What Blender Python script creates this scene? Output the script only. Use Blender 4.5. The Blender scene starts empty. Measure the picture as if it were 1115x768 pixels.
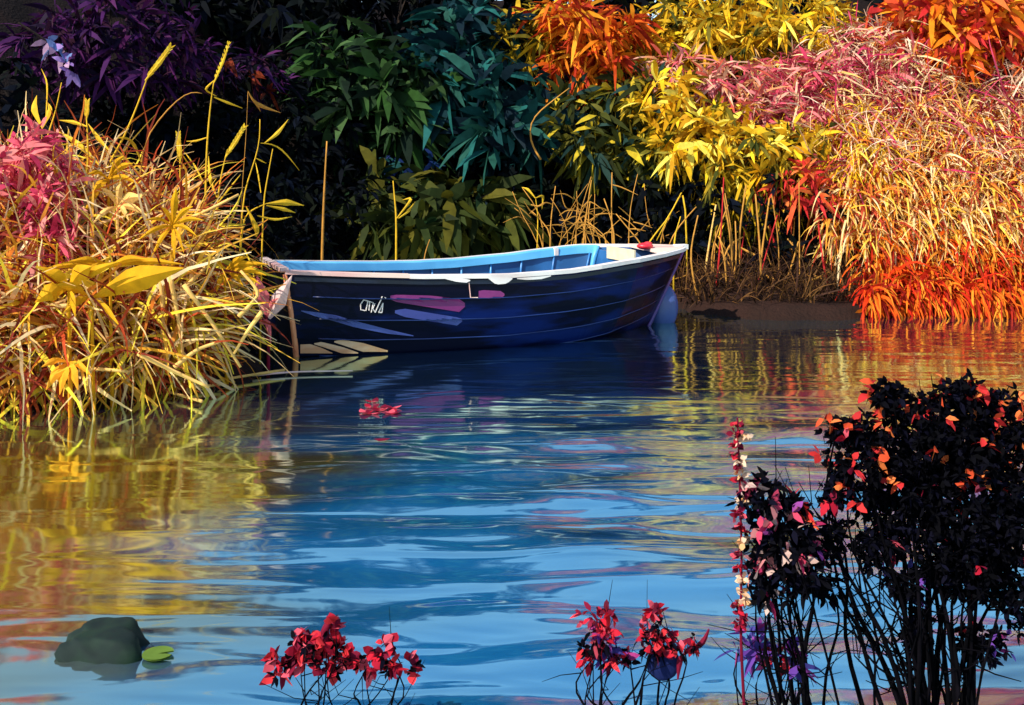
import bpy, math, random
import numpy as np
from mathutils import Vector
from mathutils.bvhtree import BVHTree
random.seed(7)
RNG = np.random.default_rng(11)
F, CX, HY, H = 1150.0, 557.5, 180.0, 1.45      # focal length and horizon measured on the photo, eye height (m)
C = bpy.context.scene.collection
scene = bpy.context.scene

def at(px, py, Y):
    return ((px-CX)/F*Y, Y, H-(py-HY)/F*Y)
def water_at(px, py):
    Y = F*H/(py-HY); return ((px-CX)/F*Y, Y, 0.0)

# ------------------------------------------------------------------ materials
def new_mat(name):
    m = bpy.data.materials.new(name); m.use_nodes = True
    nt = m.node_tree; nt.nodes.clear()
    return m, nt.nodes, nt.links

def ramp_set(r, cols, interp='CONSTANT'):
    el = r.color_ramp.elements
    r.color_ramp.interpolation = interp
    while len(el) > 1: el.remove(el[-1])
    el[0].position = 0; el[0].color = (*cols[0], 1)
    for i, c in enumerate(cols[1:], 1):
        e = el.new(i/len(cols)); e.color = (*c, 1)

def leaf_mat(name, cols, trans=0.3, rough=0.7, spec=0.1):
    m, N, L = new_mat(name)
    out = N.new('ShaderNodeOutputMaterial'); mix = N.new('ShaderNodeMixShader'); mix.inputs[0].default_value = trans
    p = N.new('ShaderNodeBsdfPrincipled'); p.inputs['Roughness'].default_value = rough
    p.inputs['Specular IOR Level'].default_value = spec
    t = N.new('ShaderNodeBsdfTranslucent')
    g = N.new('ShaderNodeNewGeometry'); r = N.new('ShaderNodeValToRGB'); ramp_set(r, cols)
    tc = N.new('ShaderNodeTexCoord'); nz = N.new('ShaderNodeTexNoise'); nz.inputs['Scale'].default_value = 9
    nz.inputs['Detail'].default_value = 3
    hs = N.new('ShaderNodeHueSaturation'); mr = N.new('ShaderNodeMapRange')
    mr.inputs['From Min'].default_value = .3; mr.inputs['From Max'].default_value = .7
    mr.inputs['To Min'].default_value = .72; mr.inputs['To Max'].default_value = 1.18
    L.new(tc.outputs['Object'], nz.inputs['Vector']); L.new(nz.outputs['Fac'], mr.inputs['Value'])
    L.new(g.outputs['Random Per Island'], r.inputs['Fac']); L.new(r.outputs['Color'], hs.inputs['Color'])
    L.new(mr.outputs['Result'], hs.inputs['Value'])
    L.new(hs.outputs['Color'], p.inputs['Base Color']); L.new(hs.outputs['Color'], t.inputs['Color'])
    L.new(p.outputs[0], mix.inputs[1]); L.new(t.outputs[0], mix.inputs[2]); L.new(mix.outputs[0], out.inputs[0])
    return m

def paint_mat(name, c1, c2=None, rough=0.45, scale=6, stretch=(1, 1, 1), lo=.45, hi=.6, spec=.5, bump=.15):
    """weathered paint or wood: two colours broken up by stretched noise, fine bump"""
    m, N, L = new_mat(name)
    out = N.new('ShaderNodeOutputMaterial'); p = N.new('ShaderNodeBsdfPrincipled')
    tc = N.new('ShaderNodeTexCoord'); mp = N.new('ShaderNodeMapping'); mp.inputs['Scale'].default_value = stretch
    nz = N.new('ShaderNodeTexNoise'); nz.inputs['Scale'].default_value = scale; nz.inputs['Detail'].default_value = 8
    r = N.new('ShaderNodeValToRGB'); r.color_ramp.elements[0].position = lo; r.color_ramp.elements[1].position = hi
    r.color_ramp.elements[0].color = (*c1, 1); r.color_ramp.elements[1].color = (*(c2 or c1), 1)
    b = N.new('ShaderNodeBump'); b.inputs['Strength'].default_value = bump; b.inputs['Distance'].default_value = .01
    L.new(tc.outputs['Object'], mp.inputs['Vector']); L.new(mp.outputs[0], nz.inputs['Vector'])
    L.new(nz.outputs['Fac'], r.inputs['Fac']); L.new(r.outputs['Color'], p.inputs['Base Color'])
    L.new(nz.outputs['Fac'], b.inputs['Height']); L.new(b.outputs[0], p.inputs['Normal'])
    p.inputs['Roughness'].default_value = rough; p.inputs['Specular IOR Level'].default_value = spec
    L.new(p.outputs[0], out.inputs[0])
    return m

M = {}
def P(key, cols, **k): M[key] = leaf_mat(key, cols, **k)
P('straw', [(.88,.60,.25),(.9,.66,.34),(.88,.52,.06),(.82,.38,.03),(.62,.17,.02),(.40,.07,.02),(.85,.62,.05),(.22,.03,.015),(.85,.52,.20),(.5,.07,.02),(.12,.015,.01),(.3,.04,.01)], trans=.25)
P('coarse', [(.9,.62,.25),(.9,.68,.05),(.88,.6,.04),(.9,.7,.4),(.85,.45,.05),(.8,.3,.04)], trans=.2)
P('straw_right', [(.85,.50,.14),(.88,.60,.26),(.88,.48,.05),(.62,.16,.02),(.88,.66,.34),(.32,.03,.02),(.88,.58,.08),(.8,.3,.03),(.88,.58,.2),(.4,.05,.02)], trans=.25)
P('straw_pink', [(.85,.55,.38),(.75,.18,.2),(.88,.66,.3),(.6,.06,.14),(.88,.68,.48),(.45,.06,.03),(.85,.45,.12),(.85,.6,.35),(.5,.03,.1),(.2,.02,.02)], trans=.25)
P('russet', [(.62,.04,.006),(.75,.10,.008),(.5,.02,.006),(.7,.16,.01),(.35,.02,.01),(.8,.25,.02)], trans=.2)
P('yellow', [(.85,.60,.02),(.85,.50,.02),(.75,.38,.01),(.55,.27,.01),(.88,.72,.10)], trans=.3)
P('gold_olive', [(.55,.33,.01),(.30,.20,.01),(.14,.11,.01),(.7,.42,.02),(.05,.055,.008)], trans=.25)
P('olive', [(.05,.055,.006),(.025,.035,.006),(.09,.08,.008),(.015,.022,.005),(.03,.045,.01)], trans=.2)
P('olive_yellow', [(.05,.055,.006),(.03,.035,.006),(.5,.36,.02),(.02,.025,.005),(.10,.09,.01),(.02,.05,.04)], trans=.2)
P('green', [(.012,.035,.010),(.022,.065,.012),(.007,.022,.008),(.05,.10,.03),(.004,.012,.006)], trans=.2)
P('teal', [(.005,.045,.045),(.012,.10,.09),(.003,.022,.028),(.015,.08,.06),(.002,.012,.02)], trans=.2)
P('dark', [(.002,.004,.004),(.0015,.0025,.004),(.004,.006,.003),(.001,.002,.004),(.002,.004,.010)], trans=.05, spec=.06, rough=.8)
P('navy_teal', [(.004,.03,.05),(.006,.02,.09),(.005,.05,.05)], trans=.1)
P('purple', [(.05,.008,.07),(.025,.005,.04),(.08,.012,.08),(.012,.004,.02),(.03,.006,.02)], trans=.2)
P('transom_pink', [(.85,.14,.2),(.85,.2,.22)], trans=.4)
P('pink', [(.75,.10,.15),(.6,.05,.12),(.8,.2,.2),(.45,.03,.08),(.8,.3,.25)], trans=.3)
P('pink_beige', [(.7,.36,.25),(.62,.2,.2),(.7,.1,.14),(.75,.45,.28),(.5,.08,.05),(.6,.25,.1)], trans=.25)
P('orange', [(.8,.22,.01),(.75,.13,.01),(.85,.35,.02),(.5,.06,.01),(.4,.03,.01)], trans=.3)
P('red', [(.6,.015,.035),(.4,.01,.03),(.75,.04,.05),(.2,.008,.03),(.75,.10,.14),(.10,.006,.02)], trans=.25)
P('red_orange', [(.75,.09,.03),(.8,.2,.05),(.6,.03,.03),(.4,.02,.02)], trans=.25)
P('black_leaf', [(.0012,.0012,.002),(.0015,.0015,.003),(.002,.002,.004),(.003,.003,.009)], trans=.02, spec=.04, rough=.8)
P('blossom', [(.7,.25,.25),(.6,.06,.12),(.75,.5,.42),(.35,.02,.08),(.3,.06,.3)], trans=.3)
P('violet_leaf', [(.14,.05,.32),(.25,.05,.3),(.06,.05,.25),(.4,.04,.2)], trans=.25)
P('reed', [(.55,.22,.03),(.4,.13,.02),(.6,.28,.05),(.22,.07,.02)], trans=.2)
P('yellow_reed', [(.85,.62,.05),(.85,.52,.03),(.7,.45,.02)], trans=.25)
P('straw_stalk', [(.85,.58,.2),(.85,.5,.14),(.8,.42,.12)], trans=.1)
P('lily', [(.12,.2,.03)], trans=.1)
P('navy_leaf', [(.012,.02,.10)], trans=.05)
M['bark'] = paint_mat('bark', (.012,.009,.008), (.03,.02,.015), rough=.9, scale=14, stretch=(1,1,.25), bump=.6, spec=.1)
M['black_bark'] = paint_mat('black_bark', (.0014,.0014,.002), (.003,.0025,.004), rough=.9, scale=20, spec=.03)
M['navy'] = paint_mat('navy_paint', (.0012,.002,.012), (.002,.010,.085), rough=.3, scale=2.2, stretch=(.35,1,2.5), lo=.47, hi=.6, bump=.06, spec=.10)
M['navy_dark'] = paint_mat('navy_dark_paint', (.003,.004,.012), (.006,.01,.03), rough=.4, scale=3)
M['blue_in'] = paint_mat('inside_blue_paint', (.03,.17,.42), (.05,.28,.60), rough=.4, scale=3, stretch=(.4,1,1), bump=.08)
M['cyan_in'] = paint_mat('skylit_blue_paint', (.08,.36,.66), (.12,.45,.75), rough=.45, scale=3, stretch=(.4,1,1), bump=.08)  # sky light on the far inner side put into this blue
M['blue_deep'] = paint_mat('deep_blue_paint', (.01,.07,.2), (.015,.1,.28), rough=.4, scale=3)
P('red_dim', [(.12,.015,.01),(.2,.03,.01),(.07,.008,.01)])
M['white_paint'] = paint_mat('white_paint', (.82,.76,.72), (.7,.55,.5), rough=.5, scale=5, stretch=(.5,1,1), lo=.5, hi=.75)
M['pink_paint'] = paint_mat('pale_pink_paint', (.82,.6,.5), (.72,.4,.36), rough=.5, scale=4, stretch=(.4,1,1))
M['cream_wood'] = paint_mat('cream_wood', (.8,.5,.3), (.7,.33,.16), rough=.55, scale=8, stretch=(.3,1,1))
M['cream_panel'] = paint_mat('cream_panel', (.8,.68,.42), (.75,.6,.35), rough=.5)
M['orange_wood'] = paint_mat('orange_wood', (.85,.32,.14), (.75,.18,.07), rough=.5, scale=8, stretch=(1,1,.3))
M['magenta'] = paint_mat('magenta_patch', (.16,.01,.12), (.2,.02,.14), rough=.4, scale=4)
M['slate'] = paint_mat('slate_blue_patch', (.035,.045,.22), (.05,.08,.3), rough=.35, scale=4)
M['edge_blue'] = paint_mat('edge_blue_paint', (.004,.012,.07), (.012,.035,.16), rough=.35, scale=3, stretch=(.5,1,1), lo=.4, hi=.6)
M['purple_paint'] = paint_mat('purple_paint', (.07,.03,.2), (.16,.03,.16), rough=.35, scale=3)
M['red_rubber'] = paint_mat('red_vinyl', (.6,.015,.03), (.75,.05,.06), rough=.4, scale=6)
M['fender'] = paint_mat('fender_blue', (.05,.08,.26), (.06,.1,.3), rough=.35, scale=4)
M['metal'] = paint_mat('galvanised_metal', (.35,.36,.4), (.25,.26,.3), rough=.35)
M['stone'] = paint_mat('mossy_stone', (.006,.014,.012), (.012,.03,.016), rough=.8, scale=5, bump=.6, spec=.2)
M['stone_green'] = paint_mat('algae_stone', (.04,.055,.012), (.08,.09,.02), rough=.8, scale=5, bump=.6, spec=.2)

# ------------------------------------------------------------------ object helpers
def mesh_obj(name, V, Fc, mat, parent=None, smooth=False, label=None):
    V = np.asarray(V, dtype=float).reshape(-1, 3)
    q = parent
    while q is not None: V = V - np.array(q.location); q = q.parent
    me = bpy.data.meshes.new(name); me.from_pydata(V.tolist(), [], Fc if isinstance(Fc, list) else Fc.tolist())
    if smooth: me.polygons.foreach_set('use_smooth', [True]*len(me.polygons))
    me.update(); me.materials.append(mat)
    o = bpy.data.objects.new(name, me); C.objects.link(o)
    if parent is not None: o.parent = parent
    if label: o['label'] = label
    return o
def tag(o, label=None, cat=None, group=None, kind=None):
    if label: o['label'] = label
    if cat: o['category'] = cat
    if group: o['group'] = group
    if kind: o['kind'] = kind
    return o
def thing(name, label, cat, loc, group=None):
    o = bpy.data.objects.new(name, None); C.objects.link(o); o.location = loc
    o.empty_display_size = .1
    return tag(o, label, cat, group)
LATER = []

def nrm(a): return a/np.maximum(np.linalg.norm(a, axis=-1, keepdims=True), 1e-9)

class MB:
    """collects shapes for ONE mesh"""
    def __init__(s): s.V = []; s.F = []; s.n = 0
    def add(s, V, Fc):
        V = np.asarray(V, float).reshape(-1, 3)
        for f in Fc: s.F.append([int(i)+s.n for i in f])
        s.V.append(V); s.n += len(V)
    def build(s, name, mat, parent=None, smooth=False, label=None):
        return mesh_obj(name, np.concatenate(s.V), s.F, mat, parent, smooth, label)
    def tube(s, pts, r0, r1=None, k=6):
        pts = np.array(pts, float); n = len(pts); r1 = r0 if r1 is None else r1
        T = np.gradient(pts, axis=0); T = nrm(T)
        up = np.array([.31, .17, .93]); A = nrm(np.cross(T, up)); B = nrm(np.cross(T, A))
        rr = np.linspace(r0, r1, n)
        V = []
        for i in range(n):
            for j in range(k):
                a = 2*math.pi*j/k; V.append(pts[i]+rr[i]*(math.cos(a)*A[i]+math.sin(a)*B[i]))
        Fc = [[i*k+j, i*k+(j+1) % k, (i+1)*k+(j+1) % k, (i+1)*k+j] for i in range(n-1) for j in range(k)]
        Fc.append(list(range(k))[::-1]); Fc.append([(n-1)*k+j for j in range(k)])
        s.add(V, Fc)
    def box(s, c, ax, ay, az):
        c = np.array(c, float); ax, ay, az = map(np.array, (ax, ay, az))
        V = [c+i*ax+j*ay+k*az for i in (-1, 1) for j in (-1, 1) for k in (-1, 1)]
        s.add(V, [[0,1,3,2],[4,6,7,5],[0,4,5,1],[2,3,7,6],[0,2,6,4],[1,5,7,3]])
    def leaves(s, base, d, L, W, droop=.25, side=None):
        V, Fc = leaf_arrays(base, d, L, W, droop, side); s.add(V, Fc)
    def ball(s, c, r, seg=12, rings=8, noise=0):
        c = np.array(c, float); r = np.array(r, float)*np.ones(3); V = []
        for i in range(rings+1):
            th = math.pi*i/rings
            for j in range(seg):
                ph = 2*math.pi*j/seg; q = 1+noise*(math.sin(3.1*j*2*math.pi/seg+i)*.6+math.cos(2*ph+2.3*th)*.6)
                V.append(c+r*q*np.array([math.sin(th)*math.cos(ph), math.sin(th)*math.sin(ph), math.cos(th)]))
        s.add(V, [[i*seg+j, (i+1)*seg+j, (i+1)*seg+(j+1) % seg, i*seg+(j+1) % seg] for i in range(rings) for j in range(seg)])

def leaf_arrays(base, d, L, W, droop=.25, side=None):
    """many lanceolate leaves, six vertices each, bent along their length and folded"""
    base = np.atleast_2d(base); n = len(base); d = nrm(np.atleast_2d(d))
    L = np.broadcast_to(L, n)[:, None]; W = np.broadcast_to(W, n)[:, None]
    if side is None: side = np.cross(d, RNG.normal(size=(n, 3))+[0, 0, .6])
    side = nrm(side); up = np.cross(side, d); g = np.array([0, 0, -1.])*droop*L
    v0 = base; a = base+d*L*.34+g*.12; b = base+d*L*.7+g*.5; v5 = base+d*L+g
    V = np.stack([v0, a-side*W*.5+up*W*.12, a+side*W*.5+up*W*.12, b-side*W*.38+up*W*.1, b+side*W*.38+up*W*.1, v5], 1).reshape(-1, 3)
    i = np.arange(n)[:, None]*6
    Fc = np.concatenate([i+np.array([[0, 2, 1]])]).tolist()+(i+np.array([[1, 2, 4, 3]])).tolist()+(i+np.array([[3, 4, 5]])).tolist()
    return V, Fc

def blade_arrays(start, d, L, W, grav, curl, segs=7, tip=.15):
    """many ribbons that grow from start and bend over"""
    n = len(start); p = start.copy(); d = nrm(d); L = np.broadcast_to(L, n); W = np.broadcast_to(W, n)
    st = (L/segs)[:, None]; cu = RNG.normal(size=(n, 3))*curl
    side0 = nrm(np.cross(d, RNG.normal(size=(n, 3))))
    grav = np.broadcast_to(grav, n)[:, None]
    rows = []
    for k in range(segs+1):
        w = W*(1-(1-tip)*(k/segs)**1.6); side = nrm(side0-d*np.sum(side0*d, 1, keepdims=True))
        rows.append(np.stack([p-side*w[:, None]*.5, p+side*w[:, None]*.5], 1))
        p = p+d*st; d = nrm(d+np.array([0, 0, -1.])*grav*(.4+k/segs)+cu+RNG.normal(size=(n, 3))*curl*.4)
    V = np.stack(rows, 1).reshape(-1, 3); per = (segs+1)*2
    b = np.arange(n)[:, None]*per; Fc = []
    for k in range(segs): Fc += (b+np.array([[2*k, 2*k+1, 2*k+3, 2*k+2]])).tolist()
    return V, Fc

def smooth(a, b, x):
    t = np.clip((x-a)/(b-a), 0, 1); return t*t*(3-2*t)

# ------------------------------------------------------------------ terrain, pond
POND = np.array([(-9,1.9),(-9,5.5),(-4.6,6.1),(-3.2,6.3),(-2.5,6.55),(-2.0,6.9),(-1.75,7.3),(-1.85,7.9),(-2.45,8.5),(-2.7,9.6),(-2.6,11.2),
                 (-1.6,12.2),(.4,12.3),(1.35,11.9),(1.6,11.0),(1.75,10.35),(2.3,9.95),(3.0,9.85),(3.45,10.15),(3.7,10.4),(4.3,10.35),(6,10.1),(9,9.9),(13,9),(13,2.2),(3,2.2),(1.4,2.35),(-1.2,2.35),(-3,2.2)])
def sd_pond(x, y):
    x = np.asarray(x, float); y = np.asarray(y, float); dm = np.full(x.shape, 1e9); ins = np.zeros(x.shape, bool)
    n = len(POND)
    for i in range(n):
        ax, ay = POND[i]; bx, by = POND[(i+1) % n]; ex, ey = bx-ax, by-ay
        t = np.clip(((x-ax)*ex+(y-ay)*ey)/(ex*ex+ey*ey), 0, 1)
        dm = np.minimum(dm, (x-ax-t*ex)**2+(y-ay-t*ey)**2)
        c = (ay > y) != (by > y)
        ins ^= c & (x < ex*(y-ay)/(ey if abs(ey) > 1e-9 else 1e-9)+ax)
    d = np.sqrt(dm); return np.where(ins, -d, d)
def lump(x, y):
    return (np.sin(x*3.1+1.3*np.sin(y*1.9))*np.cos(y*2.7+x)*.5+np.sin(x*7.3+y*5.1)*.2+np.sin(x*1.1-y*1.7)*.4)
def ground(x, y):
    x = np.asarray(x, float); y = np.asarray(y, float)
    d = sd_pond(x, y)+.10*lump(x*1.3, y*1.3)*np.where(y > 4, 1, .3)
    bed = -.75*smooth(0, 1.0, -d)
    hill = smooth(7.6, 10.2, y)
    lowk = 1-.65*smooth(1.3, 1.7, x)*smooth(3.75, 3.4, x)*smooth(9, 9.6, y)
    low = .10*smooth(0, .08, d)+.42*lowk*smooth(.05, .9, d)+.05*lump(x, y)*smooth(0, .5, d)
    near = smooth(5.5, 4, y); low = low*(1-near)+near*(.12*smooth(0, .15, d)+.1*smooth(.2, 2, d))
    shelf = .55*smooth(1.4, 1.9, x)*smooth(3.6, 3.2, x)
    up = np.minimum(1.0*np.maximum(d-.45-shelf, 0), 4.1)*smooth(0, .8, d)
    up = up*(1-.035*np.clip(up, 0, 4.1)) + .15*lump(x*.8, y*.8)*smooth(.5, 2, d)
    return np.where(d < 0, bed, low+hill*up)
def axis(lo, hi, step, far, n):
    a = list(np.arange(lo, hi+1e-6, step)); g = np.geomspace(1, far, n)
    return np.array([lo-v for v in g[::-1]]+a+[hi+v for v in g])
gx = axis(-6.5, 7.5, .11, 600, 14); gy = axis(1.2, 17.5, .11, 600, 14)
X, Y = np.meshgrid(gx, gy); Z = ground(X, Y)
V = np.stack([X, Y, Z], -1).reshape(-1, 3); nx, ny = len(gx), len(gy)
idx = (np.arange(ny-1)[:, None]*nx+np.arange(nx-1)[None, :]).reshape(-1, 1)
Fg = (idx+np.array([[0, 1, nx+1, nx]])).tolist()
m, N, L = new_mat('soil')
out = N.new('ShaderNodeOutputMaterial'); p = N.new('ShaderNodeBsdfPrincipled'); p.inputs['Roughness'].default_value = .9
p.inputs['Specular IOR Level'].default_value = .15
tc = N.new('ShaderNodeTexCoord'); nz = N.new('ShaderNodeTexNoise'); nz.inputs['Scale'].default_value = 3.5; nz.inputs['Detail'].default_value = 10
nz2 = N.new('ShaderNodeTexNoise'); nz2.inputs['Scale'].default_value = 30; nz2.inputs['Detail'].default_value = 5
r = N.new('ShaderNodeValToRGB'); ramp_set(r, [(.003,.002,.002),(.005,.003,.0025),(.008,.004,.003),(.014,.006,.004)], 'LINEAR')
sz = N.new('ShaderNodeSeparateXYZ'); L.new(tc.outputs['Object'], sz.inputs[0]); mz = N.new('ShaderNodeMapRange')
mz.inputs['From Min'].default_value = .62; mz.inputs['From Max'].default_value = .3; L.new(sz.outputs['Z'], mz.inputs['Value'])
mudr = N.new('ShaderNodeValToRGB'); ramp_set(mudr, [(.012,.006,.004),(.018,.008,.005),(.027,.011,.007)], 'LINEAR'); L.new(nz.outputs['Fac'], mudr.inputs['Fac'])
mm = N.new('ShaderNodeMixRGB'); L.new(mz.outputs[0], mm.inputs[0]); L.new(r.outputs['Color'], mm.inputs[1]); L.new(mudr.outputs['Color'], mm.inputs[2])
b = N.new('ShaderNodeBump'); b.inputs['Strength'].default_value = .7; b.inputs['Distance'].default_value = .04
L.new(tc.outputs['Object'], nz.inputs['Vector']); L.new(tc.outputs['Object'], nz2.inputs['Vector'])
L.new(nz.outputs['Fac'], r.inputs['Fac']); L.new(mm.outputs[0], p.inputs['Base Color'])
L.new(nz2.outputs['Fac'], b.inputs['Height']); L.new(b.outputs[0], p.inputs['Normal']); L.new(p.outputs[0], out.inputs[0])
M['soil'] = m
tag(mesh_obj('ground', V, Fg, m, smooth=True), kind='structure')

# water surface: a sheet with modelled swell, plus fine ripples in the shader
wx = np.arange(-9.5, 13.6, .09); wy = np.arange(1.6, 12.9, .045)
X, Y = np.meshgrid(wx, wy)
WAVES = []
wr = random.Random(5)
for k in range(22):
    lam = wr.uniform(.28, 1.3); ang = wr.gauss(math.pi/2, .55); amp = lam*wr.uniform(.0022, .0052)
    WAVES.append((2*math.pi/lam*math.cos(ang), 2*math.pi/lam*math.sin(ang), wr.uniform(0, 6.3), amp))
def swell(X, Y):
    Z = 0
    for kx, ky, ph, a in WAVES: Z = Z+a*np.sin(kx*X+ky*Y+ph+.9*np.sin(.7*X+.5*Y+ph))
    calm = (.16+.84*smooth(6.9, 4.3, Y))*(.12+.88*smooth(-1.3, .3, X))
    return Z*calm
Z = swell(X, Y)
V = np.stack([X, Y, Z], -1).reshape(-1, 3); nx, ny = len(wx), len(wy)
idx = (np.arange(ny-1)[:, None]*nx+np.arange(nx-1)[None, :]).reshape(-1, 1)
m, N, L = new_mat('pond_water')
out = N.new('ShaderNodeOutputMaterial'); dif = N.new('ShaderNodeBsdfDiffuse'); gl = N.new('ShaderNodeBsdfGlossy'); mix = N.new('ShaderNodeMixShader')
gl.inputs['Roughness'].default_value = .075; gl.inputs['Color'].default_value = (.76, 1, .76, 1)
tc = N.new('ShaderNodeTexCoord'); mp = N.new('ShaderNodeMapping'); mp.inputs['Scale'].default_value = (.55, 2.1, 1)
nz = N.new('ShaderNodeTexNoise'); nz.inputs['Scale'].default_value = 2.4; nz.inputs['Detail'].default_value = 1.5; nz.inputs['Distortion'].default_value = .6
b = N.new('ShaderNodeBump'); b.inputs['Strength'].default_value = 1; b.inputs['Distance'].default_value = .03
L.new(tc.outputs['Object'], mp.inputs['Vector']); L.new(mp.outputs[0], nz.inputs['Vector']); L.new(nz.outputs['Fac'], b.inputs['Height'])
L.new(b.outputs[0], gl.inputs['Normal'])
sq = N.new('ShaderNodeSeparateXYZ'); L.new(tc.outputs['Object'], sq.inputs[0])
ya = N.new('ShaderNodeMapRange'); ya.inputs['From Min'].default_value = 7.2; ya.inputs['From Max'].default_value = 4.3; ya.inputs['To Min'].default_value = .24; L.new(sq.outputs['Y'], ya.inputs['Value'])
xa = N.new('ShaderNodeMapRange'); xa.inputs['From Min'].default_value = -1.8; xa.inputs['From Max'].default_value = .2; xa.inputs['To Min'].default_value = .16; L.new(sq.outputs['X'], xa.inputs['Value'])
xy = N.new('ShaderNodeMath'); xy.operation = 'MULTIPLY'; L.new(ya.outputs[0], xy.inputs[0]); L.new(xa.outputs[0], xy.inputs[1]); L.new(xy.outputs[0], b.inputs['Strength'])
fr = N.new('ShaderNodeFresnel'); fr.inputs['IOR'].default_value = 1.5
mr = N.new('ShaderNodeMapRange'); mr.inputs['From Min'].default_value = 0; mr.inputs['From Max'].default_value = .35
mr.inputs['To Min'].default_value = .42; mr.inputs['To Max'].default_value = .95
L.new(fr.outputs[0], mr.inputs['Value']); L.new(mr.outputs[0], mix.inputs[0])
# body colour: brown murk at left deepened by painted gold reflection, blue to the right
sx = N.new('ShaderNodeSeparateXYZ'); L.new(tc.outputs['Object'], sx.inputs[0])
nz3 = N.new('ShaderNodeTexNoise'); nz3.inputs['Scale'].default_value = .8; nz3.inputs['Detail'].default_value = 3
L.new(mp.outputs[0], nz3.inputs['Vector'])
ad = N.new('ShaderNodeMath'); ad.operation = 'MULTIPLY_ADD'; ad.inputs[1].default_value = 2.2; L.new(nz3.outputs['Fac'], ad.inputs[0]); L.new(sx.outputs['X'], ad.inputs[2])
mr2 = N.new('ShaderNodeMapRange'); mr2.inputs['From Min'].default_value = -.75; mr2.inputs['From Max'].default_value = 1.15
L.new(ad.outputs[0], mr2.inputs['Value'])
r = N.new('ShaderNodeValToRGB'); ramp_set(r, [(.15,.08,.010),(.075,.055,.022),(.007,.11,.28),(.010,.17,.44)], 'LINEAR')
L.new(mr2.outputs[0], r.inputs['Fac']); refl = N.new('ShaderNodeMapRange'); refl.inputs['From Min'].default_value = 6.9; refl.inputs['From Max'].default_value = 5.2; L.new(sx.outputs['Y'], refl.inputs['Value'])
refl_mix = N.new('ShaderNodeMixRGB'); refl_mix.inputs[1].default_value = (.003, .018, .13, 1); L.new(refl.outputs[0], refl_mix.inputs[0]); L.new(r.outputs['Color'], refl_mix.inputs[2])  # navy of the boat's dark reflection painted into the farther water
L.new(refl_mix.outputs[0], dif.inputs['Color'])
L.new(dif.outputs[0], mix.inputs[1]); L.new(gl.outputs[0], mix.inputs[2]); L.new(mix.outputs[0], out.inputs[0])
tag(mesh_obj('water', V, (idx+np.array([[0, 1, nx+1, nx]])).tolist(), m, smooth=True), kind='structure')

# ------------------------------------------------------------------ rowing boat
TH = math.radians(21.9); U = np.array([math.cos(TH), math.sin(TH), 0]); NN = np.array([math.sin(TH), -math.cos(TH), 0]); UP = np.array([0, 0, 1.])
BC = np.array([-1.762, 8.33, 0.])
def bp(x, y, z): return BC+U*x+NN*y+UP*z          # boat frame: x towards the bow, +y towards the camera
LW, RAKE, SRAKE = 3.22, .36, -.12
def half_beam(s):
    return np.interp(s, [0,.15,.3,.45,.6,.72,.82,.9,.95,.98,1], [.49,.58,.655,.70,.70,.665,.575,.41,.265,.155,.02])
def sheer(s, side=1): return np.interp(s, [0,.15,.3,.5,.65,.8,.9,1], [.655,.625,.6,.585,.6,.65,.675,.70])+(0 if side > 0 else np.interp(s, [0,.4,.65,.82,.93,1], [0,0,.03,.045,.02,0]))
def keel(s): return np.interp(s, [0,.15,.5,.8,.93,1], [-.20,-.24,-.24,-.19,-.11,-.04])
def hull_pt(s, t, side=1, off=0.):
    b = half_beam(s); zk = keel(s); zg = sheer(s, side)
    full = .5 if s < .7 else .5+.6*(s-.7)/.3
    y = b*math.sin(t*math.pi/2)**full if t > 0 else 0
    z = zk+(zg-zk)*(t**1.35)
    g = (z-0)/.7
    x = SRAKE*g*(1-s)+s*LW+RAKE*max(g, -.3)*s**3
    # keep the sheer from pinching: spread of x with s
    return bp(x, side*(y+off*(1 if t > .12 else t/.12)), z)
NS, NK = 56, 6
SS = [1-(1-i/NS)**1.25 for i in range(NS+1)]
boat = thing('rowing_boat', 'small navy clinker rowing boat with white rail, moored in the pond', 'boat', tuple(bp(1.6, 0, 0)))
hull_polys = MB(); TT = [0, .2, .36, .52, .68, .84, 1]
for side in (1, -1):
    hb = MB()
    for k in range(NK):
        Vs = []; sub = 3
        for s in SS:
            taper = 1-s**6
            for q in range(sub+1):
                t = TT[k]+(TT[k+1]-TT[k])*q/sub
                off = .024*(1-q/sub)*taper if k else .0
                Vs.append(hull_pt(s, t, side, off))
        w = sub+1; fs = [[i*w+q, (i+1)*w+q, (i+1)*w+q+1, i*w+q+1] for i in range(NS) for q in range(sub)]
        if side < 0: fs = [f[::-1] for f in fs]
        hb.add(Vs, fs); hull_polys.add(Vs, fs)
        if k:   # land of the plank: little under-edge
            Vl = []
            for s in SS: Vl += [hull_pt(s, TT[k], side, 0), hull_pt(s, TT[k], side, .024*(1-s**6))]
            hb.add(Vl, [[2*i, 2*i+2, 2*i+3, 2*i+1] for i in range(NS)])
    hb.build('side_planking', M['navy'], boat)
for k in (2, 3, 4, 5):
    b = MB(); b.tube([hull_pt(s, TT[k]+.004, 1, .027*(1-s**6)) for s in np.linspace(.05, .985, 40)], .005, .0035, 5); b.build('plank_edge', M['edge_blue'], boat, True)
# inner skin
ib = MB()
for side in (1, -1):
    Vs = []; tt = np.linspace(0, .985, 12)
    for s in SS: Vs += [hull_pt(min(s, .995), t, side, -.028 if half_beam(s) > .05 else 0)+UP*.012*(1-t) for t in tt]
    ib.add(Vs, [[i*12+q, i*12+q+1, (i+1)*12+q+1, (i+1)*12+q] for i in range(NS) for q in range(11)])
ib.build('inner_lining', M['blue_deep'], boat, True)
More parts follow.
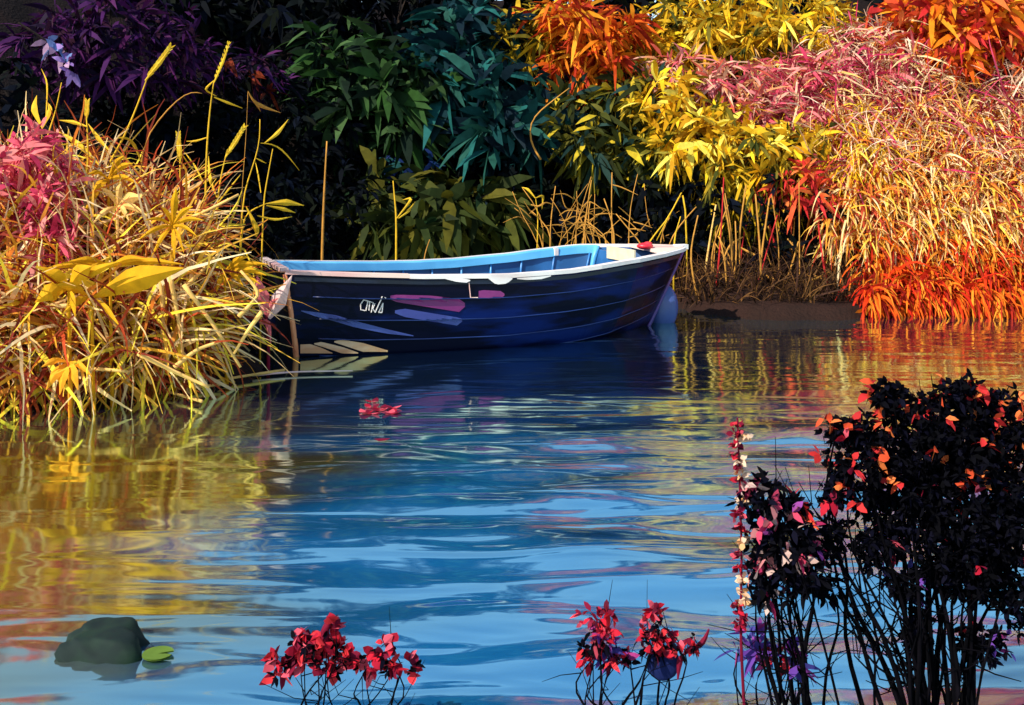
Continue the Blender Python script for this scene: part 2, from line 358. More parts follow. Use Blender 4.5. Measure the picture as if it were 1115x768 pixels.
# transom
tb = MB(); tt = np.linspace(0, 1, 14)
pr = [hull_pt(0, t, 1) for t in tt]+[hull_pt(0, t, -1) for t in tt[::-1][:-1]]
for a in (pr,):
    n = len(a); A = [q-U*.004 for q in a]; B = [q+U*.03 for q in a]
    tb.add(A+B, [list(range(n))[::-1], list(range(n, 2*n))]+[[i, (i+1) % n, n+(i+1) % n, n+i] for i in range(n)])
tr = tb.build('transom', M['navy_dark'], boat)
fb = MB(); fb.box(bp(-.118, 0, .672), U*.03, NN*.50, UP*.016); fb.build('transom_cap', M['pink_paint'], tr)
cb = MB()
cb.tube([hull_pt(0, t, 1, .012)-U*.006 for t in np.linspace(.28, .99, 9)], .024, .017, 8); cb.build('corner_post', M['orange_wood'], tr, True)
# stem, keel
sb = MB(); sb.tube([hull_pt(1, t)+U*.008 for t in np.linspace(.05, 1, 10)], .02, .018, 6); sb.build('stem_post', M['purple_paint'], boat, True)
kb = MB(); kb.tube([bp(x, 0, keel(x/LW)-.02) for x in np.linspace(.02, LW-.1, 14)], .025, .025, 4); kb.build('keel', M['navy_dark'], boat)
# rails: a board along each sheer
def rail(side, s0, s1, win, wout, th, name, mat, dz=0, n=44):
    V = []
    for s in np.linspace(s0, s1, n):
        c = hull_pt(s, 1, side); e = hull_pt(min(s+.01, 1), 1, side); f = hull_pt(max(s-.01, 0), 1, side)
        tg = nrm(e-f); nn = np.cross(tg, UP)*side; c = c+UP*dz
        V += [c-nn*win, c+nn*wout, c+nn*wout-UP*th, c-nn*win-UP*th]
    fs = [[4*i+a, 4*(i+1)+a, 4*(i+1)+(a+1) % 4, 4*i+(a+1) % 4] for i in range(n-1) for a in range(4)]+[[0, 1, 2, 3], [4*n-1, 4*n-2, 4*n-3, 4*n-4]]
    b = MB(); b.add(V, fs); return b.build(name, mat, boat)
rail(1, .27, .985, .045, .03, .03, 'near_rail', M['white_paint'], .014)
rail(1, 0.0, .27, .075, .03, .026, 'near_quarter_rail', M['pink_paint'], .014)
rail(-1, 0, .985, .012, .03, .03, 'far_rail', M['white_paint'], .010)
V = []
for s in np.linspace(.03, .85, 40):
    c = hull_pt(s, 1, -1)+UP*.004; V += [c+NN*.014, c+NN*.05-UP*.012, c+NN*.06-UP*.075, c+NN*.035-UP*.08]
b = MB(); b.add(V, [[4*i+a, 4*(i+1)+a, 4*(i+1)+(a+1) % 4, 4*i+(a+1) % 4] for i in range(39) for a in range(4)]+[[3, 2, 1, 0], [156, 157, 158, 159]])
b.build('far_inwale', M['cyan_in'], boat)
rail(1, .02, .96, -.006, .018, .03, 'rubbing_strake', M['navy_dark'], -.03)
# foredeck with bulkhead, breasthook tip
def deck(s0, s1, name, mat, dz, th=.02, n=10, shrink=.0):
    T = []; 
    for s in np.linspace(s0, s1, n): T.append((hull_pt(s, 1, 1)+NN*(-shrink)+UP*dz, hull_pt(s, 1, -1)+NN*shrink+UP*dz))
    V = []
    for a, c in T: V += [a, c, c-UP*th, a-UP*th]
    fs = [[4*i+q, 4*i+(q+1) % 4, 4*(i+1)+(q+1) % 4, 4*(i+1)+q] for i in range(n-1) for q in range(4)]+[[0, 3, 2, 1], [4*n-4, 4*n-3, 4*n-2, 4*n-1]]
    b = MB(); b.add(V, fs); return b.build(name, mat, boat)
deck(.915, .997, 'foredeck', M['pink_paint'], .016, .03)
tipb = MB(); tipc = hull_pt(1, 1)+UP*.006; tipb.box(tipc-U*.03, U*.06, NN*.035, UP*.022); tipb.build('bow_cap', M['white_paint'], boat)
def bulkhead(s, tlo, name, mat, thick=.02, zt=-.03, ylim=1.0, ys=(-1, 1)):
    pts = [hull_pt(s, t, 1, -.03) for t in np.linspace(tlo, .97, 8)]
    pts2 = [hull_pt(s, t, -1, -.03) for t in np.linspace(.97, tlo, 8)]
    a = pts+pts2; n = len(a); b = MB()
    b.add([q-U*thick for q in a]+a, [list(range(n)), list(range(n, 2*n))[::-1]]+[[i, n+i, n+(i+1) % n, (i+1) % n] for i in range(n)])
    return b.build(name, mat, boat)
bulkhead(.86, .15, 'bow_bulkhead', M['blue_deep'])
b = MB(); b.tube([hull_pt(.85, t, -1, -.05) for t in np.linspace(1, .3, 8)], .03, .02, 8); b.build('bow_knee', M['cyan_in'], boat, True)
b = MB(); b.box(hull_pt(.76, 1, -1)+NN*.05-UP*.03, U*.018, NN*.02, UP*.035); b.build('rail_bracket', M['white_paint'], boat)
pb = MB(); pc = hull_pt(.90, 1, 1); pb.box(bp(2.92, .05, .66), U*.008, NN*.26, UP*.055); pb.build('cream_panel', M['cream_panel'], boat)
# thwarts, floor, ribs
def thwart(x, z, w, name='thwart'):
    s = x/LW; b = MB(); y = half_beam(s)-.07; b.box(bp(x, 0, z), U*w, NN*y, UP*.014)
    return b.build(name, M['blue_deep'], boat)
thwart(1.15, .40, .12); thwart(2.1, .42, .12); thwart(.25, .38, .24, 'stern_seat')
fl = MB()
for j in range(-3, 4): fl.box(bp(1.5, j*.1, -.06), U*1.25, NN*.044, UP*.008)
fl.build('floor_boards', M['blue_deep'], boat)
for s in np.linspace(.12, .84, 10):
    for side in (1, -1):
        rb = MB(); rb.tube([hull_pt(s, t, side, -.038) for t in np.linspace(.1, .95, 9)], .011, .011, 5); rb.build('rib', M['blue_in'], boat, True)
# oarlocks
for s, side in ():
    c = hull_pt(s, 1, side)+UP*.012; b = MB()
    b.tube([c, c+UP*.03], .012); b.tube([c+UP*.03+U*math.sin(a)*.03+UP*(.03-.03*math.cos(a)) for a in np.linspace(-2.2, 2.2, 9)], .007)
    b.build('oarlock', M['metal'], boat)
# marks and worn patches that follow the planking
allV = np.concatenate(hull_polys.V); bvh = BVHTree.FromPolygons([Vector(v) for v in allV], hull_polys.F)
CAM = Vector((0, 0, H))
def on_hull(px, py, off=.005):
    d = Vector(at(px, py, 1.0))-CAM; hit = bvh.ray_cast(CAM, d.normalized())
    if hit[0] is None: return None
    n = hit[1]; n = n if n.dot(d) < 0 else -n
    return np.array(hit[0]+n*off)
def patch(name, mat, xs, top, bot, nx=14, ny=5, off=.006, label=None):
    V = []; 
    for x in np.linspace(xs[0], xs[-1], nx):
        a, c = np.interp(x, xs, top), np.interp(x, xs, bot)
        for q in range(ny+1):
            pt = on_hull(x, a+(c-a)*q/ny, off)
            if pt is None: return None
            V.append(pt)
    w = ny+1; b = MB(); b.add(V, [[i*w+q, i*w+q+1, (i+1)*w+q+1, (i+1)*w+q] for i in range(nx-1) for q in range(ny)])
    return b.build(name, mat, boat, label=label)
patch('colour_patch', M['magenta'], [425,432,470,502,506], [322,321,322,326,330], [326,329,335,340,334], label='long magenta patch below the rail')  # flat coloured patches laid over the planks
patch('colour_patch', M['magenta'], [521,526,545,549], [317,316,317,320], [324,325,325,322], label='short magenta patch below the rail')
patch('colour_patch', M['slate'], [430,440,470,501,503], [338,336,341,346,347], [341,345,350,355,350], label='slate blue patch on the side')
patch('colour_patch', M['slate'], [328,345,365,385,420,450], [338,340,343,349,358,365], [339,345,350,356,363,366], label='blue streak along the stern planks')
patch('worn_plank', M['cream_wood'], [327,338,350,362], [375,374.5,378.5,384], [384.5,384.5,384.5,384.5])
patch('worn_plank', M['cream_wood'], [342,350,373,390], [373.5,372,377.5,383.5], [374.5,377,384.5,384.5], off=.008)
patch('worn_plank', M['cream_wood'], [364,372,395,422], [371,369.5,373,381], [372.5,375,382.5,382.5], off=.010)
patch('painted_bow_sheen', M['purple_paint'], [690,705,720,735,738], [305,297,289,284,284], [314,316,314,306,290], label='purple and magenta sheen painted on the bow planks')  # purple flare reflected at the bow, painted on as a patch
def stroke(b, pts, r=.0045):
    Q = [on_hull(270+x*.1824, 260+y*.1824, .004) for x, y in pts]
    if all(q is not None for q in Q): b.tube(Q, r, r, 5)
wb = MB()
for st in ([(690,365),(672,392),(673,424),(698,430)], [(690,365),(716,372)], [(716,372),(704,430)], [(716,372),(748,382),(736,440)], [(726,376),(722,428)],
           [(758,386),(745,418),(760,440)], [(760,440),(802,345)], [(806,384),(780,440)], [(806,384),(800,440)], [(780,440),(800,441)], [(816,350),(823,356)]):
    stroke(wb, st)
if wb.V: wb.build('painted_name', M['white_paint'], boat)
# peeling strips of the near rail
for xs, top, bot in (([485,497,508,512], [303,303,304,305], [304,307,308,306]), ([531,540,552,558], [302,302,302,303], [303,310,309,304]), ([563,575,590,600], [303,302,301,300], [304,305,304,301])):
    V = []
    for x in np.linspace(xs[0], xs[-1], 8):
        for yy in (np.interp(x, xs, top), np.interp(x, xs, bot)):
            q = on_hull(x, max(yy, 306), .035); q = q if q is not None else np.array(at(x, yy, 8.2))
            k = np.array(at(x, yy, q[1])); V.append(k)
    b = MB(); b.add(V, [[2*i, 2*i+1, 2*i+3, 2*i+2] for i in range(7)]); b.build('peeling_paint', M['white_paint'], boat)
q0 = on_hull(510, 308, .02); q1 = on_hull(512, 324, .012); q2 = on_hull(520, 324, .012)
if q0 is not None: b = MB(); b.tube([q0, q1, q2], .004); b.build('mooring_cord', M['pink_paint'], boat)

# red cushion on the foredeck
c = bp(3.18, .02, .70)
cu = MB(); cu.ball(c+UP*.022, (.075, .06, .032), 14, 8); cu.ball(c+UP*.045+U*.03, (.04, .035, .018), 12, 6)
tag(cu.build('cushion', M['red_rubber'], None, True), 'small red cushion lying on the foredeck at the bow', 'cushion')
# fender by the bow
c = np.array(at(722, 337, 9.75))
fe = thing('fender', 'slate blue rounded fender floating behind the bow', 'fender', (c[0], c[1], 0))
b = MB(); b.ball((c[0], c[1], .14), (.14, .10, .22), 18, 12); b.build('float', M['fender'], fe, True)
b = MB(); b.tube([(c[0], c[1], .34), (c[0]-.05, c[1]-.05, .45), tuple(hull_pt(.99, .9))], .006); b.build('rope', M['navy_dark'], fe)

# ------------------------------------------------------------------ foliage makers
def lobe_points(c, r, n, shell=.55):
    u = nrm(RNG.normal(size=(n, 3))); q = shell+(1-shell)*RNG.random((n, 1))**.6
    wob = 1+.18*np.sin(5*u[:, :1]+3*u[:, 2:3]*2)+.1*RNG.normal(size=(n, 1))
    return np.array(c)+u*np.array(r)*q*wob, u
def fan_crown(b, c, r, clumps, per, L, W, droop=.35, spread=.75, out=1.0, upb=0.):
    """leaves in fans: each clump radiates from a twig end"""
    P0, u = lobe_points(c, r, clumps); nrml = nrm(u*out+RNG.normal(size=u.shape)*.35+np.array([0, -.25, upb]))
    base = np.repeat(P0, per, 0); nn = np.repeat(nrml, per, 0)
    d = nrm(nn*.55+RNG.normal(size=nn.shape)*spread)
    ks = np.repeat(RNG.uniform(.4, 1.3, clumps), per); d = nrm(d+np.repeat(RNG.normal(size=(clumps, 3))*.35, per, 0)); W = W*ks**.7
    LL = ks*L*RNG.uniform(.6, 1.3, len(base)); side = np.cross(d, nn+RNG.normal(size=nn.shape)*.25)
    b.leaves(base+RNG.normal(size=base.shape)*L*.08, d, LL, W*RNG.uniform(.7, 1.2, len(base)), droop, side)
def limbs(root, tops, r0=.03, mat='bark', name='branches', trunk_frac=.4, k=6):
    tb = MB(); root = np.array(root, float); mean = np.mean(tops, 0); fork = root+(mean-root)*trunk_frac
    fork[:2] = root[:2]+(mean[:2]-root[:2])*trunk_frac*.6
    tb.tube([root-[0, 0, .1], root+(fork-root)*.5+RNG.normal(size=3)*r0*.6, fork], r0*1.25, r0*.9, 8)
    for t in tops:
        t = np.array(t); mid = fork+(t-fork)*.5+RNG.normal(size=3)*.08*np.linalg.norm(t-fork)
        tb.tube([fork, fork+(mid-fork)*.5+RNG.normal(size=3)*r0, mid, t], r0*.7, r0*.25, k)
        for _ in range(4):
            e = t+RNG.normal(size=3)*.18*max(np.linalg.norm(t-fork), .3); tb.tube([mid, (mid+e)/2+RNG.normal(size=3)*r0, e], r0*.3, r0*.1, 4)
    return tb
def plant(name, label, cat, base, lobes, mat, L, W, dens=1.0, per=8, r0=.03, droop=.35, group=None, trunk='branches', crown='foliage', spread=.75, extra=None, bark='bark', upb=0., clump_area=.012):
    """lobes: (px, py, distance, radius x px, radius y px)"""
    bx, by = base; z = float(ground(bx, by)); root = (bx, by, z)
    t = thing(name, label, cat, root, group)
    cs = [np.array(at(px, py, Y_)) for px, py, Y_, _, _ in lobes]
    limbs(root, cs, r0).build(trunk, M[bark], t)
    b = MB()
    for (px, py, Y_, rx, ry), c in zip(lobes, cs):
        r = (rx/F*Y_, max(rx, ry)*.75/F*Y_, ry/F*Y_); n = int(dens*(r[0]*r[2]*math.pi)/(clump_area))+6
        fan_crown(b, c, r, n, per, L, W, droop, spread, upb=upb)
    b.build(crown, M[mat], t)
    if extra:
        for nm, mk, frac, l2, w2 in extra:
            b = MB()
            for (px, py, Y_, rx, ry), c in zip(lobes, cs):
                r = (rx/F*Y_*1.03, max(rx, ry)*.78/F*Y_, ry/F*Y_*1.03); n = int(dens*frac*(r[0]*r[2]*math.pi)/clump_area)+2
                fan_crown(b, c, r, n, per, l2, w2, droop, spread, upb=upb)
            b.build(nm, M[mk], t)
    return t
def bx(px, Y_, dy=0): return ((px-CX)/F*Y_, Y_+dy)

# dark trees that close the far bank
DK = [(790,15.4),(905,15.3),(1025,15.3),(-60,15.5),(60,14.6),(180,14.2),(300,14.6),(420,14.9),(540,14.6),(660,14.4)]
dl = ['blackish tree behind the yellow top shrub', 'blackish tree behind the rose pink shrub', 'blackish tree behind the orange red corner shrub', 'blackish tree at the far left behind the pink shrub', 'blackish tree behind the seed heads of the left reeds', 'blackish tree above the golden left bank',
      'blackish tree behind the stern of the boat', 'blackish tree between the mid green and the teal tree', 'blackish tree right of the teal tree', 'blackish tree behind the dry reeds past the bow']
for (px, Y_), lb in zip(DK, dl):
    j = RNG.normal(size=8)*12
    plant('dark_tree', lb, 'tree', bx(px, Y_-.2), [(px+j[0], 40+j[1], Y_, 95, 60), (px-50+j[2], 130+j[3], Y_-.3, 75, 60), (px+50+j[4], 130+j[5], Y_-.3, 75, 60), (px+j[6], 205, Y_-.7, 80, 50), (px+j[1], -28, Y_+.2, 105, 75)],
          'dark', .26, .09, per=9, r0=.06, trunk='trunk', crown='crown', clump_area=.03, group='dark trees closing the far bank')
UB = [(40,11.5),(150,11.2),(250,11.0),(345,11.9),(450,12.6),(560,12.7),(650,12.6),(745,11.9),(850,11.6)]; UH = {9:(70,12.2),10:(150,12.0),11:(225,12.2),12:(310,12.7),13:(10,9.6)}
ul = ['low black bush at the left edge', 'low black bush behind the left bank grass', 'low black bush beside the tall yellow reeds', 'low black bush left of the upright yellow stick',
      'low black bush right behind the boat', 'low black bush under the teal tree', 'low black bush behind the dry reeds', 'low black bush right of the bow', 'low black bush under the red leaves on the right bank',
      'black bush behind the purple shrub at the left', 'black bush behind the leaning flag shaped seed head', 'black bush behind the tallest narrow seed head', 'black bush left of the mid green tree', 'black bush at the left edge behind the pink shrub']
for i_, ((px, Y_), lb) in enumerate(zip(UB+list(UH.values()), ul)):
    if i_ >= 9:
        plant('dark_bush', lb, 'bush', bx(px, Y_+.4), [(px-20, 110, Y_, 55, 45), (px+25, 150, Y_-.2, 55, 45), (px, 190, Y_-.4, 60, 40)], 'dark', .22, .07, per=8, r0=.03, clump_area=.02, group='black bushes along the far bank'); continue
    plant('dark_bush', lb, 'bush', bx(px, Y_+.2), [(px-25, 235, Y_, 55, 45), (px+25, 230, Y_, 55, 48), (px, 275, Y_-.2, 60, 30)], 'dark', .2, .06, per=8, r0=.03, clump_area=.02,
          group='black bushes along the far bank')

# coloured trees and shrubs of the far bank
plant('leafy_tree', 'mid green tree with drooping leaf fans above the stern', 'tree', bx(400,13.6), [(370,75,13.1,45,50),(415,110,12.9,50,42),(455,120,12.8,38,34),(385,140,13,35,25),(430,70,13.2,45,35)], 'green', .50, .13, r0=.05, trunk='trunk', crown='crown', dens=.34, per=9, spread=.6)
plant('leafy_tree', 'teal green tree with leaf fans, top centre of the picture', 'tree', bx(530,13.8), [(500,85,13.1,45,35),(545,105,12.8,45,32),(550,150,12.6,42,28),(480,60,13.3,40,35),(520,35,13.3,55,30)], 'teal', .50, .13, r0=.05, trunk='trunk', crown='crown', dens=.34, per=9, spread=.6)
plant('leafy_shrub', 'olive green shrub low behind the middle of the boat', 'shrub', bx(450,12.7), [(410,225,12.2,45,32),(470,225,12.1,48,30),(520,225,12.2,38,28),(440,250,12,70,18)], 'olive', .5, .13, r0=.03, dens=.36,
      extra=[('bright_leaves', 'green', .12, .32, .09)])
plant('leafy_shrub', 'small dark green shrub with bluish leaves below the teal tree', 'shrub', bx(440,13), [(450,180,12.7,55,22)], 'navy_teal', .26, .07, r0=.025, dens=.2)
plant('leafy_shrub', 'dull golden shrub at the top between teal tree and orange fan', 'shrub', bx(570,14.2), [(565,45,13.2,38,28),(600,25,13.3,40,25)], 'gold_olive', .28, .05, r0=.03)
plant('leafy_shrub', 'bright orange leaf fan at the top right of the centre', 'shrub', bx(640,14.2), [(620,55,13,32,28),(655,60,12.9,32,32),(640,15,13.1,60,28)], 'orange', .36, .06, r0=.03, spread=.6)
plant('leafy_shrub', 'dark olive shrub flecked with yellow above the dry reeds', 'shrub', bx(660,13.2), [(625,130,12.6,38,36),(665,150,12.4,45,40),(705,170,12.2,40,28),(690,110,12.6,40,32)], 'olive_yellow', .34, .08, r0=.035, dens=.6)
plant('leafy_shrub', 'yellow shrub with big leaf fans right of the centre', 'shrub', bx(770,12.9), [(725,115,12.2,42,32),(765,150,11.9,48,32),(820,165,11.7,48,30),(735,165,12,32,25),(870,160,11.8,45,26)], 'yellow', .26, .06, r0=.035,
      extra=[('dull_leaves', 'gold_olive', .5, .26, .06)])  # duller golden leaves mixed through the crown
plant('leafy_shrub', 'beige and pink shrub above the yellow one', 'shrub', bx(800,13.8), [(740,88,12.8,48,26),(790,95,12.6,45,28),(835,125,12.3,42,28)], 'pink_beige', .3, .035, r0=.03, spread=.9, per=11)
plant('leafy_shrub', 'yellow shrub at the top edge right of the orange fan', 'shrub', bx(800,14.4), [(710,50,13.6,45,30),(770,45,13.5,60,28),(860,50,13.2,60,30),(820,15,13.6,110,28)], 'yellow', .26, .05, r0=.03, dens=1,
      extra=[('dull_leaves', 'gold_olive', .5, .26, .05)])  # same duller leaf colours scattered among the yellow
plant('leafy_shrub', 'rose pink shrub on the right bank below the yellow top', 'shrub', bx(900,13.6), [(850,85,12.7,35,28),(905,95,12.6,50,34),(960,115,12.4,50,36),(870,125,12.3,38,26)], 'pink', .27, .035, r0=.03, per=10, dens=.9,
      extra=[('straw_twigs', 'straw_pink', .9, .4, .02)])
plant('leafy_shrub', 'tangled pink and straw coloured shrub in the upper right', 'shrub', bx(1000,13.6), [(950,60,12.9,55,34),(1010,85,12.6,55,36),(1060,110,12.4,50,36),(1110,80,12.5,50,40)], 'straw_pink', .42, .024, r0=.03, per=14, spread=1.0, dens=1.2)
plant('leafy_shrub', 'orange red shrub in the top right corner', 'shrub', bx(1050,14.2), [(1010,45,12.7,40,26),(1060,55,12.3,45,32),(1105,40,12.3,40,36),(1040,12,12.6,80,26)], 'orange', .3, .07, r0=.03, extra=[('red_leaves', 'red_orange', .5, .3, .08)])
plant('leafy_shrub', 'small scarlet shrub over the black hollow of the right bank', 'shrub', bx(880,11.9), [(868,200,11.3,26,20),(892,215,11.2,20,20)], 'red_orange', .24, .05, r0=.015, dens=.9)
plant('leafy_shrub', 'golden drooping shrub above the hollow of the right bank', 'shrub', bx(800,12.1), [(790,195,11.7,30,26),(845,190,11.6,35,24),(815,215,11.6,28,25)], 'gold_olive', .3, .04, r0=.02, dens=.9, droop=.9)
# left side
plant('leafy_shrub', 'dim purple shrub in the top left corner', 'shrub', bx(120,12), [(60,60,11,60,40),(130,70,11.2,55,42),(185,60,11.4,45,36),(100,20,11.3,90,28)], 'purple', .28, .05, r0=.03, dens=.7)
plant('leafy_shrub', 'dim reddish shrub behind the tallest seed heads', 'shrub', bx(260,12.6), [(230,60,12,50,22),(285,80,12.2,35,20)], 'purple', .3, .04, r0=.02, dens=.25, extra=[('dull_red_leaves', 'red_dim', .08, .2, .05)])
plant('leafy_shrub', 'pink leaved shrub at the left edge of the golden grass', 'shrub', (-3.6,7.9), [(42,175,7.0,34,36),(52,225,6.75,36,40),(8,215,6.8,50,70),(55,268,6.5,26,26)], 'pink', .17, .035, r0=.02, per=10, clump_area=.008)

# ------------------------------------------------------------------ grass as uncountable stuff
def grass(name, label, n, xr, yr, keep, mat, Lr, W, dirf, grav, curl, segs=7, lift=0):
    xs = RNG.uniform(*xr, n*9); ys = RNG.uniform(*yr, n*9); d = sd_pond(xs, ys); k = keep(xs, ys, d); xs, ys = xs[k][:n], ys[k][:n]
    z = ground(xs, ys)+RNG.uniform(-.05, lift, len(xs)); st = np.stack([xs, ys, z], 1); dd = dirf(st)+RNG.normal(size=st.shape)*.35
    V, Fc = blade_arrays(st, dd, RNG.uniform(*Lr, len(xs)), W*RNG.uniform(.5, 1.3, len(xs)), grav, curl, segs)
    return tag(mesh_obj(name, V, Fc, M[mat]), label, 'grass', kind='stuff')
def left_edge(x, y, d): return (d > .0) & (d < 1.6) & (y < 8.6) & (x < -1.6) & (y > 5.5)
grass('dry_grass', 'golden tangle of dry grass hanging over the left bank', 7500, (-5.2,-1.6), (5.6,8.6), lambda x, y, d: left_edge(x, y, d) & (CX+x/y*F < 205), 'straw', (.5,1.1), .03,
      lambda s: np.stack([.35+0*s[:, 0], -.55+0*s[:, 0], .75+0*s[:, 0]], 1), .27, .24, 8, .5)
grass('short_dry_grass', 'short curly dry grass along the left water line', 2600, (-5.2,-1.6), (5.6,8.2), lambda x, y, d: left_edge(x, y, d) & (d < .5) & (CX+x/y*F < 215), 'straw', (.3,.65), .028,
      lambda s: np.stack([.4+0*s[:, 0], -.7+0*s[:, 0], .3+0*s[:, 0]], 1), .35, .28, 8, .25)
grass('coarse_straw', 'coarse cream and yellow straw looping over the left bank', 1500, (-5.2,-1.6), (5.6,8.2), lambda x, y, d: left_edge(x, y, d) & (d < 1.2) & (CX+x/y*F < 205), 'coarse', (.5,1.1), .042,
      lambda s: np.stack([.3+0*s[:, 0], -.75+0*s[:, 0], .55+0*s[:, 0]], 1), .3, .34, 10, .5)
def rb(x0, x1, z0, z1):
    def f(x, y, d):
        px = CX+x/y*F; z = ground(x, y); py = HY+(H-z)/y*F
        return (d > 0) & (px > x0) & (px < x1) & (py > z0) & (py < z1)
    return f
grass('hanging_grass', 'cream and golden grass hanging down the right bank', 5200, (2.6,7), (10.2,14), rb(895,1180,125,275), 'straw_right', (.4,.85), .034,
      lambda s: np.stack([-.15+0*s[:, 0], -.9+0*s[:, 0], .3+0*s[:, 0]], 1), .42, .09, 7, .15)
grass('hanging_grass', 'yellow grass fringe under the yellow shrub on the right bank', 1500, (2,5), (10.6,14), rb(840,960,140,215), 'yellow', (.4,.8), .034,
      lambda s: np.stack([-.1+0*s[:, 0], -.9+0*s[:, 0], .3+0*s[:, 0]], 1), .42, .08, 7, .15)
grass('straw_mat', 'flattened pink and cream straw lying on the upper right bank', 3600, (2.8,8), (11,15), rb(900,1180,60,215), 'straw_pink', (.5,1.0), .026,
      lambda s: np.stack([-.8+0*s[:, 0], -.3+0*s[:, 0], .25+0*s[:, 0]], 1), .22, .12, 7, .25)
grass('russet_grass', 'red orange grass drooping to the water at the right edge', 2600, (2.9,7), (9.8,12), rb(940,1180,272,345), 'russet', (.35,.65), .04,
      lambda s: np.stack([-.05+0*s[:, 0], -.8+0*s[:, 0], .25+0*s[:, 0]], 1), .5, .05, 6, .12)

# ------------------------------------------------------------------ countable reeds, stalks and leaves
def ribbon(b, pts, w0, w1, wm=None):
    pts = np.array(pts, float); n = len(pts); T = nrm(np.gradient(pts, axis=0)); side = nrm(np.cross(T, np.array([.25, 1, .2])))
    u = np.linspace(0, 1, n); w = np.interp(u, [0, .5, 1], [w0, wm if wm else (w0+w1)/2, w1])
    V = []
    for i in range(n): V += [pts[i]-side[i]*w[i]/2, pts[i]+np.array([0, -.25*w[i], 0]), pts[i]+side[i]*w[i]/2]
    b.add(V, [[3*i+a, 3*i+a+1, 3*i+a+4, 3*i+a+3] for i in range(n-1) for a in (0, 1)])
def spline(pts, n=10):
    pts = np.array(pts, float); t = np.linspace(0, len(pts)-1, n); k = np.arange(len(pts)); out = np.stack([np.interp(t, k, pts[:, i]) for i in range(3)], 1)
    for _ in range(2): out[1:-1] = (out[:-2]+2*out[1:-1]+out[2:])/4
    return out
def reed(label, Y_, stem, leaves=(), heads=(), mat='yellow_reed', w=.014, group=None, name='reed', dz=.25, extend=True):
    b0 = np.array(at(*stem[0], Y_)); gz = float(ground(b0[0], b0[1]))
    t = thing(name, label, 'reed', (b0[0], b0[1], gz), group)
    pts = [at(x, y, Y_+dz*.3*i/len(stem)) for i, (x, y) in enumerate(stem)]
    if extend and b0[2] > gz: pts = [(b0[0]-.02, b0[1], gz-.02)]+pts
    b = MB(); b.tube(spline(pts, 12), w*.6, w*.25, 5); b.build('stem', M[mat], t, True)
    for lv in leaves:
        b = MB(); ribbon(b, spline([at(x, y, Y_+.05*i) for i, (x, y) in enumerate(lv[0])], 9), w*.5, w*.2, lv[1]); b.build('leaf', M[mat], t)
    for (x0, y0), (x1, y1), wd in heads:
        a = np.array(at(x0, y0, Y_)); c = np.array(at(x1, y1, Y_)); b = MB(); ribbon(b, spline([a, a*.5+c*.5+[.01, 0, 0], c], 7), w*.6, .004, wd*.6)
        for q in np.linspace(.1, .9, 9):
            for sg in (-1, 1):
                p0 = a+(c-a)*q; d = nrm((c-a)/np.linalg.norm(c-a)+sg*np.array([.4, .1*RNG.normal(), 0])); b.leaves(p0, d, wd*1.1, wd*.35, .1, np.array([[.9, .1, 0]]))
        b.build('seed_head', M[mat], t)
LY = 7.6
reed('tall yellow reed leaning right with a flag shaped seed head, left bank', LY, [(110,190),(130,160),(146,125),(160,86)], [([(108,180),(95,165),(76,150),(62,143)], .05), ([(128,150),(142,150),(150,165),(154,178)], .03), ([(120,165),(106,150),(96,135)], .04)], [((158,88),(187,50),.055)], w=.018)
reed('tallest yellow reed with a narrow seed head, above the grass', LY, [(224,206),(225,160),(229,115),(233,88)], [([(233,88),(222,98),(236,105)], .02), ([(233,106),(248,112),(264,118)], .02), ([(225,150),(213,154),(203,154)], .014), ([(222,200),(212,180),(201,166)], .016)], [((233,90),(250,45),.035)], w=.016)
reed('yellow reed with a broad head between the two bent reeds', LY, [(236,222),(241,190),(247,165)], [([(236,215),(228,195),(227,170)], .03), ([(238,220),(250,205),(262,190)], .014)], [((245,172),(267,137),.045)])
reed('thin bent reed with a pale striped leaf on top', LY, [(262,222),(272,190),(283,158),(283,130)], [([(288,156),(302,146),(314,130)], .03), ([(284,156),(300,157),(314,170),(326,186)], .014), ([(278,172),(290,178)], .012)], w=.011)
reed('thin straight reed beside the bent one with the striped leaf', LY, [(286,223),(292,190),(297,162)], [([(284,210),(281,190),(278,176)], .012)], w=.012)
reed('short yellow reed with a blunt head in the middle of the left bank', LY, [(196,210),(196,180)], [([(196,198),(206,196),(213,196)], .012), ([(196,165),(206,180),(222,200)], .012)], [((196,178),(194,145),.045)], w=.018)
reed('short yellow reed with a spoon shaped tip near the left edge', LY, [(96,168),(95,140),(94,128)], [([(95,138),(80,133),(64,131)], .03)], [((94,130),(95,110),.04)], w=.016)
reed('thin reed leaning left over the pink shrub', 7.2, [(47,160),(60,125),(67,90)], [([(47,160),(75,157),(100,156)], .012)], w=.012)
reed('broad yellow leaf cluster on a reed at the left edge', 7.2, [(44,180),(46,140)], [([(46,140),(36,118),(40,104)], .06), ([(46,140),(55,120),(52,112)], .05), ([(50,130),(52,90),(45,75)], .014)])
reed('long brown stalk arching over the middle of the left bank', LY+.2, [(150,165),(165,140),(190,110),(208,99),(220,102)], [], mat='reed', w=.012)
reed('golden leaf hanging in the dark right of the tallest reed', LY+.3, [(262,225),(268,150),(270,100)], [([(270,99),(276,112),(290,118),(306,123)], .035), ([(274,106),(280,115),(284,122)], .02)], mat='reed', w=.006)
reed('golden fringed leaf pointing right above the stern', 7.4, [(262,240),(275,228),(290,222)], [([(290,222),(312,220),(331,224)], .05), ([(290,224),(310,228),(322,232)], .03), ([(280,235),(300,240),(318,236)], .02), ([(268,225),(280,250),(279,258)], .05)], mat='yellow_reed')
reed('upright yellow stick standing alone in the dark behind the stern', 10.5, [(351,264),(353,210),(356,154)], [], mat='reed', w=.03, name='stick')
